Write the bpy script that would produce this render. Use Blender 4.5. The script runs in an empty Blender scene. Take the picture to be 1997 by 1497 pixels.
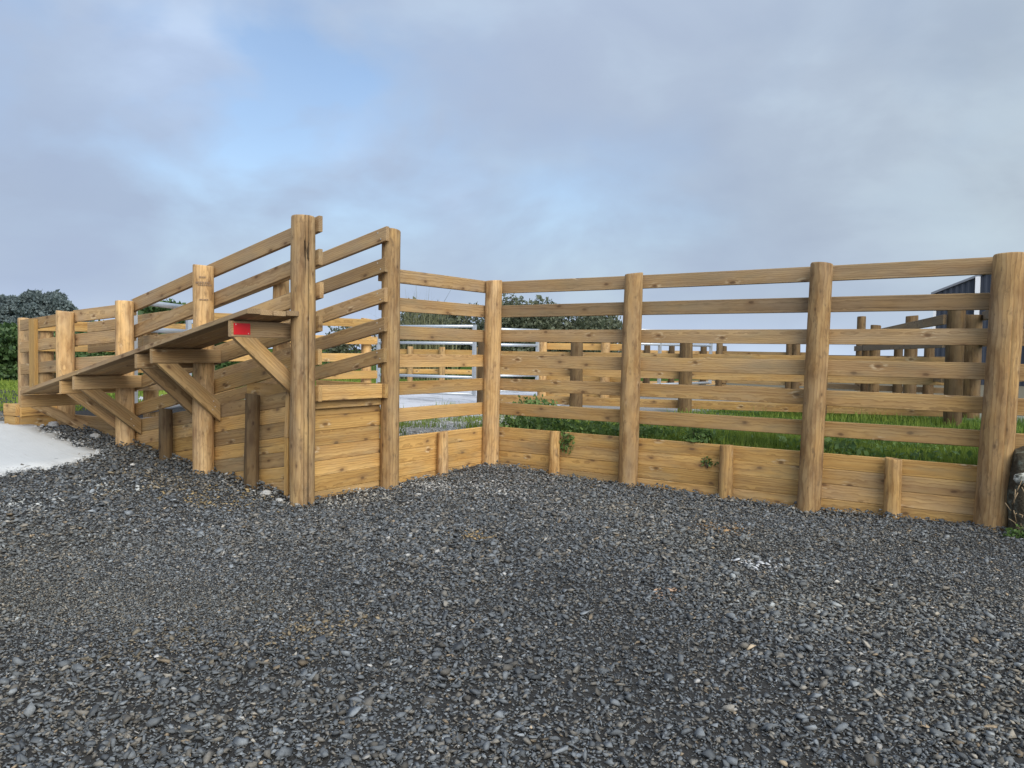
import bpy, bmesh, math, random
import numpy as np
from mathutils import Vector, Matrix, noise as mnoise

rng = np.random.default_rng(7)
random.seed(7)
SC = bpy.context.scene
COL = SC.collection
R = math.radians

# ------------------------------------------------------------------ camera
# World axes: X runs along the long right-hand fence, Y away from the yard gravel, Z up.
F_PX, YAW, PITCH, ROLL = 1556.2, 0.6107, -0.0410, 0.0140
CAM = Vector((6.0965, -8.234, 1.5))
W0, H0 = 1997.0, 1497.0
FW = Vector((-math.sin(YAW) * math.cos(PITCH), math.cos(YAW) * math.cos(PITCH), math.sin(PITCH)))
_r0 = Vector((math.cos(YAW), math.sin(YAW), 0)); _u0 = _r0.cross(FW)
RT = _r0 * math.cos(ROLL) + _u0 * math.sin(ROLL)
UP = -_r0 * math.sin(ROLL) + _u0 * math.cos(ROLL)
cd = bpy.data.cameras.new('camera'); cam = bpy.data.objects.new('camera', cd); COL.objects.link(cam)
M = Matrix.Identity(4)
for i in range(3):
    M[i][0] = RT[i]; M[i][1] = UP[i]; M[i][2] = -FW[i]; M[i][3] = CAM[i]
cam.matrix_world = M
cd.sensor_width = 36.0; cd.lens = F_PX / W0 * 36.0
cd.clip_start = 0.05; cd.clip_end = 3000
SC.camera = cam

def at(x, y, d):
    """point seen at pixel x, y of the photograph, d metres deep"""
    return CAM + d * (FW + RT * ((x - W0 / 2) / F_PX) - UP * ((y - H0 / 2) / F_PX))
def onz(x, y, z):
    d = FW + RT * ((x - W0 / 2) / F_PX) - UP * ((y - H0 / 2) / F_PX)
    return CAM + d * ((z - CAM.z) / d.z)
def ground_at(x, d, z=0.45):
    p = at(x, 690, d); return Vector((p.x, p.y, z))

# ------------------------------------------------------------------ sky, sun, exposure
SUN_DIR = Vector((0.72, -0.42, 0.62)).normalized()       # towards the sun
elev = math.asin(SUN_DIR.z); azim = math.atan2(SUN_DIR.x, SUN_DIR.y)
world = bpy.data.worlds.new('World'); SC.world = world; world.use_nodes = True
wt = world.node_tree; wt.nodes.clear()
def wn(t, **k):
    n = wt.nodes.new(t)
    for a, b in k.items(): setattr(n, a, b)
    return n
def wl(a, b): wt.links.new(a, b)
sky = wn('ShaderNodeTexSky', sky_type='NISHITA', sun_disc=False, sun_elevation=elev, sun_rotation=azim, air_density=1.0, dust_density=2.0, ozone_density=1.5)
bg1 = wn('ShaderNodeBackground'); bg1.inputs[1].default_value = 0.085
wl(sky.outputs[0], bg1.inputs[0])
tc = wn('ShaderNodeTexCoord'); sep = wn('ShaderNodeSeparateXYZ'); wl(tc.outputs['Generated'], sep.inputs[0])
def wm(op, a, b=None, c=None):
    n = wn('ShaderNodeMath', operation=op)
    for i, v in enumerate((a, b, c)):
        if v is None: continue
        if isinstance(v, (int, float)): n.inputs[i].default_value = v
        else: wl(v, n.inputs[i])
    return n.outputs[0]
zc = wm('MAXIMUM', sep.outputs[2], 0.0)
den = wm('ADD', zc, 0.22)
cx_ = wm('DIVIDE', sep.outputs[0], den); cy_ = wm('DIVIDE', sep.outputs[1], den)
cmb = wn('ShaderNodeCombineXYZ'); wl(cx_, cmb.inputs[0]); wl(cy_, cmb.inputs[1]); cmb.inputs[2].default_value = 3.7
def wnoise(vec, scale, detail, rough=0.55, dist=0.0):
    n = wn('ShaderNodeTexNoise'); wl(vec, n.inputs['Vector'])
    n.inputs['Scale'].default_value = scale; n.inputs['Detail'].default_value = detail
    n.inputs['Roughness'].default_value = rough; n.inputs['Distortion'].default_value = dist
    return n.outputs['Fac']
def wramp(fac, stops, interp='LINEAR'):
    n = wn('ShaderNodeValToRGB'); wl(fac, n.inputs[0]); cr = n.color_ramp; cr.interpolation = interp
    while len(cr.elements) > 1: cr.elements.remove(cr.elements[-1])
    for i, (p, c) in enumerate(stops):
        e = cr.elements[0] if i == 0 else cr.elements.new(p)
        e.position = p; e.color = (c[0], c[1], c[2], 1) if not isinstance(c, (int, float)) else (c, c, c, 1)
    return n.outputs[0]
mpv = wn('ShaderNodeMapping'); wl(tc.outputs['Generated'], mpv.inputs[0]); mpv.inputs['Scale'].default_value = (1, 1, 1.7); mpv.inputs['Location'].default_value = (3.1, 1.7, .4)
n_big = wnoise(mpv.outputs[0], 4.2, 5, 0.52, 0.3)
n_mid = wnoise(mpv.outputs[0], 5.5, 6, 0.5, 0.25)
cloudcol = wramp(n_mid, [(0.30, (0.178, 0.216, 0.292)), (0.52, (0.190, 0.230, 0.302)), (0.74, (0.214, 0.262, 0.332))])
# the sky is lighter towards the sun and in a pale band low on the horizon
dotn = wn('ShaderNodeVectorMath', operation='DOT_PRODUCT'); wl(tc.outputs['Generated'], dotn.inputs[0]); dotn.inputs[1].default_value = SUN_DIR
glow = wramp(dotn.outputs['Value'], [(0.0, 1.0), (0.15, 1.0), (0.55, 1.5), (1.0, 2.6)])
hband = wramp(sep.outputs[2], [(0.0, 1.40), (0.018, 1.28), (0.07, 1.07), (0.16, 1.0), (0.40, 1.10)])
mul1 = wn('ShaderNodeMixRGB', blend_type='MULTIPLY'); mul1.inputs[0].default_value = 1; wl(cloudcol, mul1.inputs[1]); wl(glow, mul1.inputs[2])
mul2 = wn('ShaderNodeMixRGB', blend_type='MULTIPLY'); mul2.inputs[0].default_value = 1; wl(mul1.outputs[0], mul2.inputs[1]); wl(hband, mul2.inputs[2])
# thin places in the overcast where blue shows, and a few lit cloud edges
def lobe(d, tight):
    n = wn('ShaderNodeVectorMath', operation='DOT_PRODUCT'); wl(tc.outputs['Generated'], n.inputs[0]); n.inputs[1].default_value = Vector(d).normalized()
    return wm('POWER', wm('MAXIMUM', n.outputs['Value'], 0.0), tight)
gaps = None
for d, tight, amt in (((-.768, .57, .286), 70, .75), ((-.719, .646, .262), 160, .65), ((-.63, .745, .215), 190, .5), ((-.535, .826, .178), 300, .45), ((-.83, .46, .31), 60, .5), ((-.42, .88, .14), 200, .5)):
    g_ = wm('MULTIPLY', lobe(d, tight), amt); gaps = g_ if gaps is None else wm('ADD', gaps, g_)
thin = wm('MULTIPLY', gaps, wramp(n_big, [(0.36, 1.0), (0.62, 0.15)]))
cov = wm('SUBTRACT', wramp(n_big, [(0.32, 0.9), (0.50, 1.0)]), wm('MINIMUM', thin, 0.8))
lit = None
for d, tight, amt in (((-.626, .76, .177), 1500, .14), ((-.80, .515, .30), 300, .25), ((-.70, .66, .25), 900, .15), ((-.07, .98, .20), 25, .12)):
    g_ = wm('MULTIPLY', lobe(d, tight), amt); lit = g_ if lit is None else wm('ADD', lit, g_)
lit = wm('MULTIPLY_ADD', lit, wramp(n_mid, [(0.35, 0.2), (0.6, 1.2)]), 1.0)
vn = wn('ShaderNodeMixRGB', blend_type='MULTIPLY'); wl(wm('MINIMUM', lobe((.15, .96, .2), 9), 1.0), vn.inputs[0]); wl(mul2.outputs[0], vn.inputs[1]); vn.inputs[2].default_value = (1.0, .97, .84, 1)
mul2 = vn
bg2 = wn('ShaderNodeBackground'); wl(mul2.outputs[0], bg2.inputs[0]); wl(lit, bg2.inputs[1])
mixs = wn('ShaderNodeMixShader'); wl(cov, mixs.inputs[0]); wl(bg1.outputs[0], mixs.inputs[1]); wl(bg2.outputs[0], mixs.inputs[2])
wo = wn('ShaderNodeOutputWorld'); wl(mixs.outputs[0], wo.inputs[0])

sd = bpy.data.lights.new('sun', 'SUN'); sd.energy = 1.5; sd.angle = R(50); sd.color = (1.0, 0.93, 0.80)
so = bpy.data.objects.new('sun', sd); COL.objects.link(so)
so.rotation_euler = SUN_DIR.to_track_quat('Z', 'Y').to_euler()
so.location = (12, -8, 12)

SC.view_settings.view_transform = 'Standard'; SC.view_settings.look = 'None'
SC.view_settings.exposure = 1.12; SC.view_settings.gamma = 1.0

# ------------------------------------------------------------------ material helpers
class NT:
    def __init__(s, name):
        s.m = bpy.data.materials.new(name); s.m.use_nodes = True; s.t = s.m.node_tree
        s.b = s.t.nodes['Principled BSDF']
    def n(s, t, **k):
        x = s.t.nodes.new(t)
        for a, b in k.items(): setattr(x, a, b)
        return x
    def l(s, a, b): s.t.links.new(a, b)
    def put(s, sock, v):
        if hasattr(v, 'links'): s.l(v, sock)
        else: sock.default_value = v
    def math(s, op, a, b=None, c=None, clamp=False):
        x = s.n('ShaderNodeMath', operation=op, use_clamp=clamp)
        for i, v in enumerate((a, b, c)):
            if v is not None: s.put(x.inputs[i], v)
        return x.outputs[0]
    def noise(s, vec, scale=1.0, detail=3, rough=0.5, dist=0.0, dim='3D'):
        x = s.n('ShaderNodeTexNoise', noise_dimensions=dim); s.l(vec, x.inputs['Vector'])
        x.inputs['Scale'].default_value = scale; x.inputs['Detail'].default_value = detail
        x.inputs['Roughness'].default_value = rough; x.inputs['Distortion'].default_value = dist
        return x.outputs['Fac']
    def map(s, vec, scale=(1, 1, 1), loc=(0, 0, 0)):
        x = s.n('ShaderNodeMapping'); s.l(vec, x.inputs[0]); x.inputs['Scale'].default_value = scale; x.inputs['Location'].default_value = loc
        return x.outputs[0]
    def ramp(s, fac, stops, interp='LINEAR'):
        x = s.n('ShaderNodeValToRGB'); s.put(x.inputs[0], fac); cr = x.color_ramp; cr.interpolation = interp
        while len(cr.elements) > 1: cr.elements.remove(cr.elements[-1])
        for i, (p, c) in enumerate(stops):
            e = cr.elements[0] if i == 0 else cr.elements.new(p)
            e.position = p; e.color = (c, c, c, 1) if isinstance(c, (int, float)) else (c[0], c[1], c[2], 1)
        return x.outputs[0]
    def mix(s, fac, a, b, mode='MIX'):
        x = s.n('ShaderNodeMixRGB', blend_type=mode); s.put(x.inputs[0], fac)
        for i, v in ((1, a), (2, b)):
            if isinstance(v, tuple): x.inputs[i].default_value = (*v, 1) if len(v) == 3 else v
            else: s.l(v, x.inputs[i])
        return x.outputs[0]
    def attr(s, name, out='Fac'):
        x = s.n('ShaderNodeAttribute', attribute_name=name); return x.outputs[out]
    def bump(s, h, strength=0.3, dist=0.01):
        x = s.n('ShaderNodeBump'); s.l(h, x.inputs['Height']); x.inputs['Strength'].default_value = strength; x.inputs['Distance'].default_value = dist
        s.l(x.outputs[0], s.b.inputs['Normal']); return x
    def done(s, color, rough=0.8, spec=0.3):
        s.put(s.b.inputs['Base Color'], color if hasattr(color, 'links') else (*color, 1))
        s.put(s.b.inputs['Roughness'], rough); s.b.inputs['Specular IOR Level'].default_value = spec
        return s.m
    def wpos(s):
        return s.n('ShaderNodeNewGeometry').outputs['Position']

def timber(name, sawn=True, gain=1.0):
    t = NT(name)
    g = t.attr('gco', 'Vector'); tone = t.attr('tone'); rnd = t.attr('rnd')
    # growth rings around a pith that wanders along the board
    wob = t.noise(t.map(g, (1.1, 2.5, 2.5)), 1.0, 2)
    wv = t.n('ShaderNodeTexWave', wave_type='RINGS', rings_direction='X', wave_profile='SAW')
    t.l(t.map(g, (0.35, 1, 1)), wv.inputs['Vector'])
    wv.inputs['Scale'].default_value = 16 if sawn else 9; wv.inputs['Distortion'].default_value = 5.0
    wv.inputs['Detail'].default_value = 2.0; wv.inputs['Detail Scale'].default_value = 1.3
    rings = wv.outputs['Fac']
    broad = t.noise(t.map(g, (0.8, 11, 11) if sawn else (2.0, 10, 10)), 1.0, 4, 0.6)
    fibre = t.noise(t.map(g, (5, 170, 170)), 1.0, 3, 0.6)
    blot = t.noise(t.map(g, (2.2, 5, 5)), 1.0, 3, 0.55)
    # knots
    vo = t.n('ShaderNodeTexVoronoi', feature='F1', voronoi_dimensions='2D' if sawn else '3D'); t.l(t.map(g, (3.1, 6.2, 1.0) if sawn else (4.5, 9.0, 9.0)), vo.inputs['Vector'])
    vo.inputs['Scale'].default_value = 1.0; vo.inputs['Randomness'].default_value = 1.0
    sepc = t.n('ShaderNodeSeparateColor'); t.l(vo.outputs['Color'], sepc.inputs[0])
    pick = t.math('GREATER_THAN', sepc.outputs[0], 0.62 if sawn else 0.20)
    warp = t.math('MULTIPLY_ADD', t.noise(t.map(g, (18, 60, 60)), 1.0, 2), 0.10, -0.05)
    kd = t.math('ADD', vo.outputs['Distance'], warp)
    core = t.math('MULTIPLY', t.ramp(kd, [(0.05, 1.0), (0.115, 0.0)]), pick)
    halo = t.math('MULTIPLY', t.ramp(kd, [(0.08, 1.0), (0.30, 0.0)]), pick)
    pale = t.math('MULTIPLY', t.ramp(kd, [(0.0, 0.0), (0.10, 0.0), (0.16, 1.0), (0.30, 0.0)]), t.math('GREATER_THAN', sepc.outputs[1], 0.45))
    pale = t.math('MULTIPLY', pale, pick)
    pale = t.math('MULTIPLY', pale, t.ramp(t.noise(t.map(g, (14, 55, 55)), 1.0, 3), [(0.48, 0.0), (0.60, 1.0)]))
    fresh = t.mix(t.ramp(broad, [(0.3, 0.0), (0.72, 1.0)]), (0.385 * gain, 0.205 * gain, 0.052 * gain), (0.560 * gain, 0.345 * gain, 0.108 * gain))
    worn = t.mix(t.ramp(broad, [(0.3, 0.0), (0.72, 1.0)]), (0.290 * gain, 0.194 * gain, 0.106 * gain), (0.415 * gain, 0.298 * gain, 0.172 * gain))
    tone2 = t.math('ADD', tone, t.math('MULTIPLY_ADD', blot, 1.1, -0.50), clamp=True)
    c = t.mix(tone2, worn, fresh)  # on the side and fence rails tone also carries painted light by height
    c = t.mix(0.75, c, t.mix(1.0, c, t.ramp(rings, [(0.0, (1.12, 1.10, 1.06)), (0.6, (0.96, 0.94, 0.92)), (0.93, (0.66, 0.60, 0.54)), (1.0, (1.0, 0.98, 0.95))]), 'MULTIPLY'))
    c = t.mix(0.42 if sawn else 0.30, c, t.mix(1.0, c, t.ramp(fibre, [(0.25, (0.62, 0.60, 0.58)), (0.55, (1.0, 1.0, 1.0)), (0.8, (1.18, 1.17, 1.15))]), 'MULTIPLY'))
    c = t.mix(t.math('MULTIPLY', halo, 0.45), c, (0.20 * gain, 0.105 * gain, 0.042 * gain))
    c = t.mix(t.math('MULTIPLY', core, 0.72), c, (0.105 * gain, 0.056 * gain, 0.026 * gain))
    c = t.mix(t.math('MULTIPLY', pale, 0.75 if sawn else 0.35), c, tuple(v * min(1, gain) for v in (0.62, 0.47, 0.27)))
    br = t.math('MULTIPLY_ADD', rnd, 0.56, 0.74)
    hv = t.n('ShaderNodeHueSaturation'); t.l(c, hv.inputs['Color']); t.l(br, hv.inputs['Value']); hv.inputs['Saturation'].default_value = 0.97 if sawn else 0.96
    c = hv.outputs[0]
    if sawn:
        st = t.ramp(t.noise(t.map(g, (1.3, 7, 7), (7, 2, 4)), 1.0, 4, .6), [(0.52, 0.0), (0.70, 1.0)])
        c = t.mix(t.math('MULTIPLY', st, 0.38), c, (0.215 * gain, 0.180 * gain, 0.105 * gain))
        ck = t.ramp(t.noise(t.map(g, (0.8, 48, 48), (1, 5, 2)), 1.0, 2), [(0.68, 0.0), (0.74, 1.0)])
        c = t.mix(t.math('MULTIPLY', ck, 0.5), c, (0.10 * gain, 0.06 * gain, 0.03 * gain))
    if not sawn:      # peeled round wood: dark bark flecks and grey-green treatment stains
        bl2 = t.ramp(t.noise(t.map(g, (3.2, 9, 9), (5, 5, 1)), 1.0, 4, .6), [(0.36, (0.72, .66, .62)), (0.5, (1, 1, 1)), (0.66, (1.16, 1.13, 1.08))])
        c = t.mix(1.0, c, bl2, 'MULTIPLY')
        fl = t.ramp(t.noise(t.map(g, (9, 20, 20)), 1.0, 5, 0.68), [(0.56, 0.0), (0.70, 1.0)])
        c = t.mix(t.math('MULTIPLY', fl, 0.62), c, (0.105, 0.066, 0.036))
        st = t.ramp(t.noise(t.map(g, (0.9, 6, 6), (3, 1, 2)), 1.0, 3), [(0.50, 0.0), (0.68, 1.0)])
        c = t.mix(t.math('MULTIPLY', st, 0.22), c, (0.19, 0.145, 0.092))
        ck = t.ramp(t.noise(t.map(g, (1.0, 75, 75)), 1.0, 2), [(0.66, 0.0), (0.73, 1.0)])
        c = t.mix(t.math('MULTIPLY', ck, 0.32), c, (0.09, 0.055, 0.028))
    h = t.math('ADD', t.math('MULTIPLY', fibre, 0.6), t.math('MULTIPLY', rings, 0.4))
    t.bump(h, 0.35 if sawn else 0.55, 0.006)
    return t.done(c, 0.78, 0.25)

MAT = {}
MAT['sawn'] = timber('sawn_pine', True)
MAT['round'] = timber('round_pine', False, 1.08)
MAT['dark_round'] = timber('dark_round_pine', False, 0.30)
MAT['old_sawn'] = timber('old_grey_pine', True, 0.62)

def simple(name, col, rough=0.7, spec=0.3, var=0.15, scale=20.0, metal=0.0, bump=0.0):
    t = NT(name); p = t.wpos(); n = t.noise(p, scale, 4, 0.6)
    c = t.mix(n, tuple(x * (1 - var) for x in col), tuple(min(1, x * (1 + var)) for x in col))
    t.b.inputs['Metallic'].default_value = metal
    if bump: t.bump(n, bump, 0.02)
    return t.done(c, rough, spec)
MAT['steel'] = simple('galvanised_steel', (0.52, 0.55, 0.57), 0.42, 0.5, 0.12, 30, 0.55)
MAT['red'] = simple('red_reflector', (0.62, 0.012, 0.016), 0.35, 0.5, 0.08, 40)
MAT['white'] = simple('white_paint', (0.74, 0.75, 0.76), 0.55, 0.3, 0.05, 8)
MAT['nail'] = simple('nail_heads', (0.6, 0.58, 0.52), 0.4, 0.5, 0.1, 60, 0.5)
MAT['ink'] = simple('stamp_ink', (0.24, 0.165, 0.105), 0.9, 0.1, 0.3, 90)
MAT['navy'] = simple('navy_cladding', (0.024, 0.030, 0.043), 0.5, 0.4, 0.15, 1.5)
MAT['roof'] = simple('roof_cladding', (0.16, 0.17, 0.19), 0.5, 0.4, 0.15, 1.5)
MAT['twig'] = simple('dry_twig', (0.30, 0.22, 0.13), 0.9, 0.1, 0.3, 60)
MAT['bark'] = simple('bark', (0.10, 0.075, 0.05), 0.9, 0.1, 0.4, 15, 0, 0.6)

def leafmat(name, dark, light, trans=0.25):
    t = NT(name); v = t.attr('rnd')
    n = t.noise(t.wpos(), 1.3, 2)
    f = t.math('ADD', t.math('MULTIPLY', v, 0.75), t.math('MULTIPLY_ADD', n, 0.8, -0.28), clamp=True)
    c = t.mix(f, dark, light)
    m = t.done(c, 0.55, 0.35)
    if trans:
        tr = t.n('ShaderNodeBsdfTranslucent'); t.l(c, tr.inputs[0]); ms = t.n('ShaderNodeMixShader'); ms.inputs[0].default_value = trans
        t.l(t.b.outputs[0], ms.inputs[1]); t.l(tr.outputs[0], ms.inputs[2])
        t.l(ms.outputs[0], t.t.nodes['Material Output'].inputs[0])
    return m
MAT['grass'] = leafmat('grass_blades', (0.055, 0.110, 0.014), (0.310, 0.390, 0.060), 0.4)
MAT['weed'] = leafmat('weed_leaves', (0.045, 0.100, 0.022), (0.210, 0.310, 0.085), 0.35)
MAT['hedge'] = leafmat('hedge_leaves', (0.022, 0.050, 0.016), (0.125, 0.200, 0.060), 0.25)
MAT['scrub'] = leafmat('scrub_leaves', (0.050, 0.062, 0.036), (0.165, 0.180, 0.105), 0.25)
MAT['tree'] = leafmat('hazed_tree_leaves', (0.105, 0.135, 0.135), (0.165, 0.200, 0.185), 0.25)  # distance haze painted into the leaf colour: pale, bluish, low contrast
MAT['reed'] = leafmat('reed_blades', (0.10, 0.11, 0.05), (0.30, 0.29, 0.15), 0.25)

# ------------------------------------------------------------------ object helpers
def tag(o, label=None, cat=None, group=None, kind=None):
    if label: o['label'] = label
    if cat: o['category'] = cat
    if group: o['group'] = group
    if kind: o['kind'] = kind
    return o
def empty(name, loc, label, cat, group=None):
    o = bpy.data.objects.new(name, None); COL.objects.link(o); o.location = loc; o.empty_display_size = 0.2
    return tag(o, label, cat, group)
def parent(o, p):
    o.parent = p
    if p is not None and p.type == 'EMPTY': o.matrix_parent_inverse = Matrix.Translation(-Vector(p.location))

class MB:
    """collects boards, posts, prisms with grain coordinates; build() links them as ONE mesh object"""
    def __init__(s): s.v = []; s.f = []; s.g = []; s.tone = []; s.rnd = []; s.sm = []; s.mi = []
    def add(s, vs, fs, gs, tone, rnd, smooth=False, mi=0):
        b = len(s.v); s.v += [tuple(x) for x in vs]; s.g += [tuple(x) for x in gs]
        s.tone += [tone] * len(vs); s.rnd += [rnd] * len(vs)
        for i, f in enumerate(fs):
            s.f.append([b + k for k in f]); s.sm.append(smooth if isinstance(smooth, bool) else smooth[i]); s.mi.append(mi)
    def prism(s, prof, a, ext, tone=0.5, along=None):
        """prof: list of 3D points (planar outline), extruded by vector ext; along: grain direction"""
        ext = Vector(ext); n = len(prof); P = [Vector(p) for p in prof]
        vs = P + [p + ext for p in P]
        fs = [list(range(n))[::-1], list(range(n, 2 * n))] + [[i, (i + 1) % n, n + (i + 1) % n, n + i] for i in range(n)]
        if (P[1] - P[0]).cross(P[2] - P[1]).dot(ext) < 0: fs = [f[::-1] for f in fs]
        al = Vector(along or (P[1] - P[0])).normalized(); th = ext.normalized(); wd = th.cross(al)
        o = (random.uniform(0, 60), random.uniform(-.08, .08), random.uniform(0.01, .10))
        s.add(vs, fs, [(p.dot(al) + o[0], p.dot(wd) + o[1] - P[0].dot(wd), p.dot(th) + o[2] - P[0].dot(th)) for p in vs], tone, random.random())
    def board(s, a, b, h, t, hd=(0, 0, 1), tone=0.5, ch=0.004, seg=None, bow=0.008, skew=True):
        """a, b: ends of the centre line; h along hd, t across; plumb=True cuts the ends upright"""
        a = Vector(a); b = Vector(b); ax = (b - a); L = ax.length; ax.normalize()
        hd = Vector(hd); td = ax.cross(hd).normalized()
        if not skew: hd = td.cross(ax).normalized()
        seg = seg or max(1, int(L / 0.7))
        y, z, c = h / 2, t / 2, min(ch, t * .2)
        prof = [(-y + c, -z), (y - c, -z), (y, -z + c), (y, z - c), (y - c, z), (-y + c, z), (-y, z - c), (-y, -z + c)]
        o = (random.uniform(0, 60), random.choice((-1, 1)) * random.uniform(0.0, .09), random.choice((-1, 1)) * random.uniform(.03, .10))
        vs = []; gs = []
        b1, b2, ph = random.uniform(-bow, bow), random.uniform(-bow, bow), random.uniform(0, 3)
        for k in range(seg + 1):
            f = k / seg; p = a.lerp(b, f)
            off = hd * (b1 * math.sin(math.pi * f + ph)) + td * (b2 * math.sin(math.pi * f * 1.3 + ph))
            for (py, pz) in prof:
                vs.append(p + off + hd * py + td * pz); gs.append((f * L + o[0], py + o[1], pz + o[2]))
        fs = []
        for k in range(seg):
            for i in range(8):
                j = (i + 1) % 8; fs.append([k * 8 + i, k * 8 + j, (k + 1) * 8 + j, (k + 1) * 8 + i])
        fs.append(list(range(8))[::-1]); fs.append([seg * 8 + i for i in range(8)])
        if td.cross(ax).dot(hd) < 0: pass
        s.add(vs, [f[::-1] for f in fs], gs, tone, random.random())
    def post(s, base, top, r0, r1, tone=0.5, n=30, lev=14, rough=0.004, crack=None, slope=None):
        base = Vector(base); top = Vector(top); ax = top - base; L = ax.length
        o = Vector((random.uniform(0, 60), random.uniform(-1, 1), random.uniform(-1, 1)))
        sd = random.uniform(0, 100)
        ang = [2 * math.pi * i / n for i in range(n)]
        if crack: ang = sorted([a for a in ang if abs((a - crack[0] + math.pi) % (2 * math.pi) - math.pi) > .09] + [crack[0] - .035, crack[0], crack[0] + .035])
        n = len(ang); vs = []; gs = []
        fr = [k / lev for k in range(lev + 1)]
        rings = [(f, 1.0) for f in fr[:-1]] + [(1 - .012 / L, 1.0), (1.0, 0.955)]
        tilt = slope or (random.uniform(-.012, .012), random.uniform(-.012, .012))
        for k, (f, rs) in enumerate(rings):
            c = base + ax * f; r = (r0 + (r1 - r0) * f) * rs
            for a in ang:
                q = 1 + rough / r0 * 2.2 * (mnoise.noise(Vector((math.cos(a) * 1.2 + sd, math.sin(a) * 1.2, f * L * 1.1))) + .5 * mnoise.noise(Vector((math.cos(a) * 3 + sd, math.sin(a) * 3, f * L * 3 + 9))))
                if crack and abs(a - crack[0]) < .01 and crack[1] < f * L < crack[2]: q -= .09
                dx, dy = math.cos(a) * r * q, math.sin(a) * r * q
                dz = (tilt[0] * math.cos(a) + tilt[1] * math.sin(a)) if f > .95 else 0
                vs.append(c + Vector((dx, dy, dz))); gs.append((f * L + o.x, dx + o.y, dy + o.z))
        K = len(rings); fs = []; sm = []
        for k in range(K - 1):
            for i in range(n):
                j = (i + 1) % n; fs.append([k * n + i, k * n + j, (k + 1) * n + j, (k + 1) * n + i]); sm.append(True)
        fs.append([(K - 1) * n + i for i in range(n)]); sm.append(False)
        fs.append([i for i in range(n)][::-1]); sm.append(False)
        s.add(vs, fs, gs, tone, random.random(), sm)
    def build(s, name, mat, par=None):
        me = bpy.data.meshes.new(name); me.from_pydata(s.v, [], s.f)
        me.attributes.new('gco', 'FLOAT_VECTOR', 'POINT').data.foreach_set('vector', np.array(s.g, np.float32).ravel())
        me.attributes.new('tone', 'FLOAT', 'POINT').data.foreach_set('value', np.array(s.tone, np.float32))
        me.attributes.new('rnd', 'FLOAT', 'POINT').data.foreach_set('value', np.array(s.rnd, np.float32))
        me.polygons.foreach_set('use_smooth', s.sm)
        if isinstance(mat, (list, tuple)):
            for m in mat: me.materials.append(m)
            me.polygons.foreach_set('material_index', s.mi)
        else: me.materials.append(mat)
        me.update()
        o = bpy.data.objects.new(name, me); COL.objects.link(o); parent(o, par); return o

def np_mesh(name, V, Fa, mat, rnd=None, col=None, par=None, nper=None):
    """big triangle / quad soups straight from numpy arrays (all faces the same size)"""
    me = bpy.data.meshes.new(name); k = Fa.shape[1]
    me.vertices.add(len(V)); me.vertices.foreach_set('co', V.astype(np.float32).ravel())
    me.loops.add(Fa.size); me.loops.foreach_set('vertex_index', Fa.astype(np.int32).ravel())
    me.polygons.add(len(Fa)); me.polygons.foreach_set('loop_start', np.arange(0, Fa.size, k, dtype=np.int32))
    if rnd is not None: me.attributes.new('rnd', 'FLOAT', 'POINT').data.foreach_set('value', rnd.astype(np.float32))
    if col is not None:
        me.attributes.new('col', 'FLOAT_COLOR', 'POINT').data.foreach_set('color', col.astype(np.float32).ravel())
    me.materials.append(mat); me.update(calc_edges=True)
    o = bpy.data.objects.new(name, me); COL.objects.link(o); parent(o, par); return o

# ------------------------------------------------------------------ ground
LVL = 0.45                                         # ground inside the yards
def vnoise(x, y, s=1.0, seed=0.0):
    """cheap smooth numpy noise, about -1..1"""
    x = np.asarray(x) * s; y = np.asarray(y) * s
    return (np.sin(x * 1.7 + 1.3 * np.sin(y * 1.1 + seed) + seed) + np.sin(y * 2.1 + 1.7 * np.sin(x * .9 - seed) + 2.1 * seed)
            + .6 * np.sin((x + y) * 3.3 + seed * 3) + .5 * np.sin((x - 1.3 * y) * 4.7 + seed * 1.7)) / 3.1
def gh(x, y):
    """gravel level: flat truck bay in front, rising along the ramp towards the left"""
    x = np.asarray(x, float); y = np.asarray(y, float)
    t = np.clip((-x + .15) * .104, 0, .47)
    h = t
    h = h + .05 * np.exp(-((x - .3) ** 2 + (y + .25) ** 2) / .5)            # gravel heaped in the corner
    h = h - .035 * np.exp(-((x - 3.9) ** 2 / 1.6 + (y + .2) ** 2 / .6))
    h = h + .03 * np.exp(-((x - 6) ** 2 / .8 + (y + .2) ** 2 / .6))
    return h + .010 * vnoise(x, y, 1.6, 1.0)

def grid_mesh(name, xs, ys, zf, mat, kind='structure'):
    X, Y = np.meshgrid(xs, ys); Z = zf(X, Y)
    V = np.stack([X.ravel(), Y.ravel(), Z.ravel()], 1); nx, ny = len(xs), len(ys)
    i = np.arange(nx - 1)[None, :] + nx * np.arange(ny - 1)[:, None]; i = i.ravel()
    o = np_mesh(name, V, np.stack([i, i + 1, i + nx + 1, i + nx], 1), mat)
    o.data.polygons.foreach_set('use_smooth', [True] * len(o.data.polygons))
    o['kind'] = kind; return o

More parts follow.
